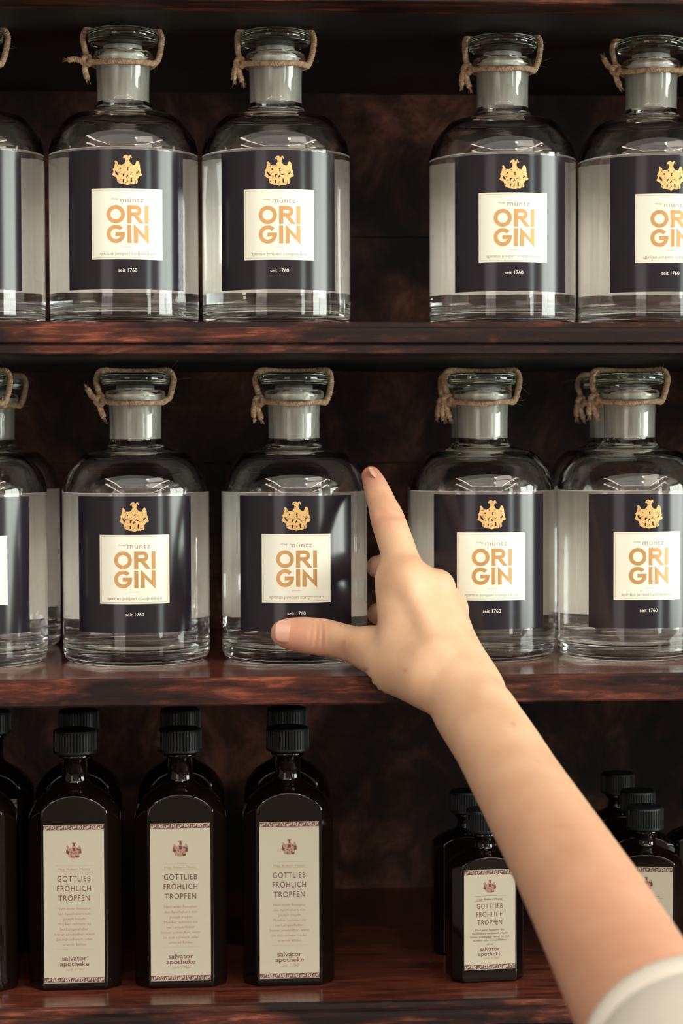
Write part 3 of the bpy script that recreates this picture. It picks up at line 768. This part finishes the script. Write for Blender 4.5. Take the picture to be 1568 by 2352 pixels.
def groove(c, n, half, width, depth, reach):
    "a skin crease: plane through c with normal n, fading outward"
    c = P3(*c); n = np.array(n, float); n /= np.linalg.norm(n)
    i0 = np.maximum(np.floor((c - reach - lo) / H).astype(int), 0); i1 = np.minimum(np.ceil((c + reach - lo) / H).astype(int) + 1, dim)
    gx = (lo[0] + H * np.arange(i0[0], i1[0]))[:, None, None] - c[0]; gy = (lo[1] + H * np.arange(i0[1], i1[1]))[None, :, None] - c[1]; gz = (lo[2] + H * np.arange(i0[2], i1[2]))[None, None, :] - c[2]
    s = gx * n[0] + gy * n[1] + gz * n[2]; rr_ = np.sqrt(gx ** 2 + gy ** 2 + gz ** 2)
    D3[tuple(slice(p, q) for p, q in zip(i0, i1))] += (depth * np.exp(-(s / width) ** 2) * np.clip(1 - (rr_ / reach) ** 2, 0, 1)).astype(np.float32)
for dx, dp in ((-16, .0008), (-4, .0014), (7, .0012), (20, .0007)):
    groove((730 + dx, 1458, 1.134), (1, .1, -.12 + dx * .004), 0, .0011, dp * 1.25, .011)
for dy, dp in ((-10, .0008), (0, .0010), (11, .0007)):
    groove((893, 1188 + dy, 1.133), (.3, .3, .9), 0, .0012, dp * 1.5, .009)
groove((870, 1134, 1.153), (.3, .3, .9), 0, .0008, .0008, .007); groove((873, 1142, 1.151), (.3, .3, .9), 0, .0008, .0006, .007)
for q in range(6):
    groove((832 + q * 16, 1556 + q * 8, 1.10), (.75, 0, -.55), 0, .0010, .0011, .010)
# surface nets
sgn = D3 < 0
c8 = [sgn[i:dim[0] - 1 + i, j:dim[1] - 1 + j, k:dim[2] - 1 + k] for i in (0, 1) for j in (0, 1) for k in (0, 1)]
cnt = sum(c.astype(np.int8) for c in c8); act = (cnt > 0) & (cnt < 8)
I = np.argwhere(act); idx = np.full(act.shape, -1, np.int32); idx[act] = np.arange(len(I))
corn = {(i, j, k): D3[I[:, 0] + i, I[:, 1] + j, I[:, 2] + k] for i in (0, 1) for j in (0, 1) for k in (0, 1)}
acc = np.zeros((len(I), 3)); num = np.zeros(len(I))
for c0 in corn:
    for ax in range(3):
        if c0[ax]: continue
        c1 = list(c0); c1[ax] = 1; c1 = tuple(c1); f0, f1 = corn[c0], corn[c1]; x_ = (f0 < 0) != (f1 < 0)
        tt = np.where(x_, f0 / np.where(x_, f0 - f1, 1), 0); p = np.array(c0, float)[None] + np.eye(3)[ax][None] * tt[:, None]
        acc += p * x_[:, None]; num += x_
VH = lo + H * (I + acc / num[:, None])
FH = []
for ax in range(3):
    o1, o2 = [(1, 2), (2, 0), (0, 1)][ax]
    s0 = [slice(None)] * 3; s1 = [slice(None)] * 3; s0[ax] = slice(0, -1); s1[ax] = slice(1, None)
    ch = sgn[tuple(s0)] != sgn[tuple(s1)]; E = np.argwhere(ch)
    E = E[(E[:, o1] > 0) & (E[:, o2] > 0) & (E[:, o1] < dim[o1] - 1) & (E[:, o2] < dim[o2] - 1)]
    q = []
    for a_, b_ in ((-1, -1), (0, -1), (0, 0), (-1, 0)):
        G = E.copy(); G[:, o1] += a_; G[:, o2] += b_; q.append(idx[G[:, 0], G[:, 1], G[:, 2]])
    q = np.stack(q, 1); inside = sgn[E[:, 0], E[:, 1], E[:, 2]]; q[~inside] = q[~inside][:, ::-1]; FH.append(q)
FH = np.concatenate(FH)
# light smoothing
ed = np.concatenate([FH[:, [0, 1]], FH[:, [1, 2]], FH[:, [2, 3]], FH[:, [3, 0]]])
for it in range(2):
    s_ = np.zeros_like(VH); c_ = np.zeros(len(VH))
    for ax in range(3):
        s_[:, ax] = np.bincount(ed[:, 0], VH[ed[:, 1], ax], len(VH)) + np.bincount(ed[:, 1], VH[ed[:, 0], ax], len(VH))
    c_ = np.bincount(ed[:, 0], minlength=len(VH)) + np.bincount(ed[:, 1], minlength=len(VH))
    VH = VH * .5 + .5 * s_ / c_[:, None]

def skin_mat():
    m = mat('skin', (.74, .45, .29), .50); N, L, b = nodes(m)
    at_ = N.new('ShaderNodeAttribute'); at_.attribute_name = 'blush_and_shade'
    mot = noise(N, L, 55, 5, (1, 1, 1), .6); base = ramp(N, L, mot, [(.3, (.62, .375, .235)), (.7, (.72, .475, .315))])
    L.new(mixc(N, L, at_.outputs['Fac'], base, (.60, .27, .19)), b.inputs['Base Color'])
    b.inputs['Subsurface Weight'].default_value = .12; b.inputs['Subsurface Radius'].default_value = (.008, .003, .0015); b.inputs['Subsurface Scale'].default_value = .6
    b.inputs['Specular IOR Level'].default_value = .35
    bp = bump(N, L, b, noise(N, L, 900, 4, (1, 1, 1), .6), .10, .0005)
    return m
SKIN = skin_mat()
NAIL = mat('finger_nail', (.62, .35, .27), .32, **{'Coat Weight': .3, 'Coat Roughness': .15})
elbow = at(1545, 2440, .770)
person = empty('person', elbow); tag(person, 'bare forearm and hand reaching in from the lower right to grasp a bottle, white sleeve', 'person')
bodyv = [tuple(v) for v in (VH - np.array(elbow))]
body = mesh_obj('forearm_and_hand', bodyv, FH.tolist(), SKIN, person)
bl = np.zeros(len(VH))
for p, r_, s_ in (((662, 1456, 1.140), .018, .85), ((738, 1462, 1.136), .013, .6), ((852, 1090, 1.172), .020, 1.0), ((889, 1190, 1.135), .014, .7), ((866, 1302, 1.21), .03, .8), ((866, 1410, 1.21), .03, .8), ((1013, 1335, 1.10), .014, .25), ((1042, 1385, 1.11), .014, .3), ((935, 1325, 1.095), .016, .2), ((790, 1500, 1.13), .016, .3), ((870, 1140, 1.155), .014, .5)):
    d = np.linalg.norm(VH - P3(*p), axis=1); bl = np.maximum(bl, s_ * np.exp(-(d / r_) ** 2))
aa, bb = P3(1135, 1705, 1.02), P3(1440, 2240, .84); u_a = np.clip(((VH - aa) @ (bb - aa)) / ((bb - aa) @ (bb - aa)), 0, 1); bl = np.maximum(bl, .55 * u_a)  # forearm reddened and darkened toward the elbow, imitating weaker light there
for p in ((927, 1537, 1.07), (1165, 1650, 1.02), (789, 1473, 1.12)):
    # small moles
    q = P3(*p); dd = np.linalg.norm((VH - q)[:, [0, 2]], axis=1); bl = np.maximum(bl, .9 * np.exp(-(dd / .0011) ** 2))
a_ = body.data.attributes.new('blush_and_shade', 'FLOAT', 'POINT'); a_.data.foreach_set('value', bl.astype(np.float32))
# nails, curved shells let into the finger tips
def nail(center, along, normal, ln, wd, curv, name_label):
    along = Vector(along).normalized(); nrm = Vector(normal); nrm = (nrm - along * nrm.dot(along)).normalized(); side = along.cross(nrm)
    V = []; F = []; n_, m2 = 18, 14
    for lay in (0, -.0005):
        for i in range(n_ + 1):
            u = -1 + 2 * i / n_
            for j_ in range(m2 + 1):
                v = -1 + 2 * j_ / m2
                hw = wd * max(0.02, (1 - abs(u) ** (5 if u > 0 else 2.8))) ** .45
                s2 = v * hw; dz_ = -curv + math.sqrt(max(0, curv ** 2 - s2 ** 2)) - .00045 * u * u
                V.append(Vector(center) - elbow + along * (u * ln) + side * s2 + nrm * (dz_ + lay))
    k_ = (n_ + 1) * (m2 + 1)
    for i in range(n_):
        for j_ in range(m2):
            a = i * (m2 + 1) + j_; F += [(a, a + 1, a + m2 + 2, a + m2 + 1), (k_ + a, k_ + a + m2 + 1, k_ + a + m2 + 2, k_ + a + 1)]
    for i in range(n_):
        for j_ in (0, m2):
            a = i * (m2 + 1) + j_; F.append((a, a + m2 + 1, a + m2 + 1 + k_, a + k_))
    for j_ in range(m2):
        for i in (0, n_):
            a = i * (m2 + 1) + j_; F.append((a, a + 1, a + 1 + k_, a + k_))
    o = mesh_obj('finger_nail', V, F, NAIL, person); o['label'] = name_label
    return o
def surf(px, py, depth_guess=1.1):
    "first skin vertex the pixel looks at"
    o_ = np.array([0, 0, CZ]); d_ = np.array(at(px, py, 1.0)) - o_; d_ /= np.linalg.norm(d_)
    r_ = VH - o_; tt = r_ @ d_; dist = np.linalg.norm(r_ - tt[:, None] * d_, axis=1)
    ok = dist < .0012; i_ = np.where(ok)[0][np.argmin(tt[ok])]; return Vector(VH[i_])
ns = surf(657, 1451); nail(ns + Vector((0, -.0004, .0002)), at(632, 1450, 1.1) - at(700, 1457, 1.1), (-.16, -1, .24), .0073, .0063, .0090, 'thumb nail')
ix = surf(862, 1084); nail(ix + Vector((.0004, -.0002, .0003)), P3(852, 1092, 1.177) - P3(871, 1140, 1.160), (.85, -.55, .25), .0050, .0040, .0058, 'nail of the index finger')
# sleeve
ax_ = (at(1309, 2000, .92) - at(1500, 2352, .80)).normalized()
hc = at(1603, 2432, .775)
u_ = ax_.cross(Vector((0, 0, 1))).normalized(); v_ = ax_.cross(u_)
V = []; F = []; n = 72; rings = []
prof = [(.000, .0440), (.0012, .0462), (.0010, .0475), (-.001, .0480), (-.010, .0484), (-.0104, .0478), (-.0115, .0486), (-.03, .052), (-.06, .056), (-.10, .062), (-.14, .068), (-.14, .066), (-.06, .0535), (-.02, .0470), (-.004, .0440)]
for s_, r_ in prof:
    for i in range(n):
        a = 2 * math.pi * i / n
        w_ = 1 + (.012 * math.sin(3 * a + s_ * 60) + .008 * math.sin(5 * a - s_ * 90)) * min(1, abs(s_) * 18)
        V.append(hc - elbow + ax_ * (s_ + .004 * math.sin(2 * a + .5)) + (u_ * math.cos(a) + v_ * math.sin(a)) * r_ * w_)
for k in range(len(prof)):
    for i in range(n):
        j_ = (i + 1) % n; k2 = (k + 1) % len(prof); F.append((k * n + i, k * n + j_, k2 * n + j_, k2 * n + i))
SHIRT = mat('white_cotton', (.72, .69, .62), .85); Ns, Ls, bs = nodes(SHIRT); bump(Ns, Ls, bs, noise(Ns, Ls, 1200, 2, (1, 1, 1)), .15, .0003)
mesh_obj('sleeve', V, F, SHIRT, person)
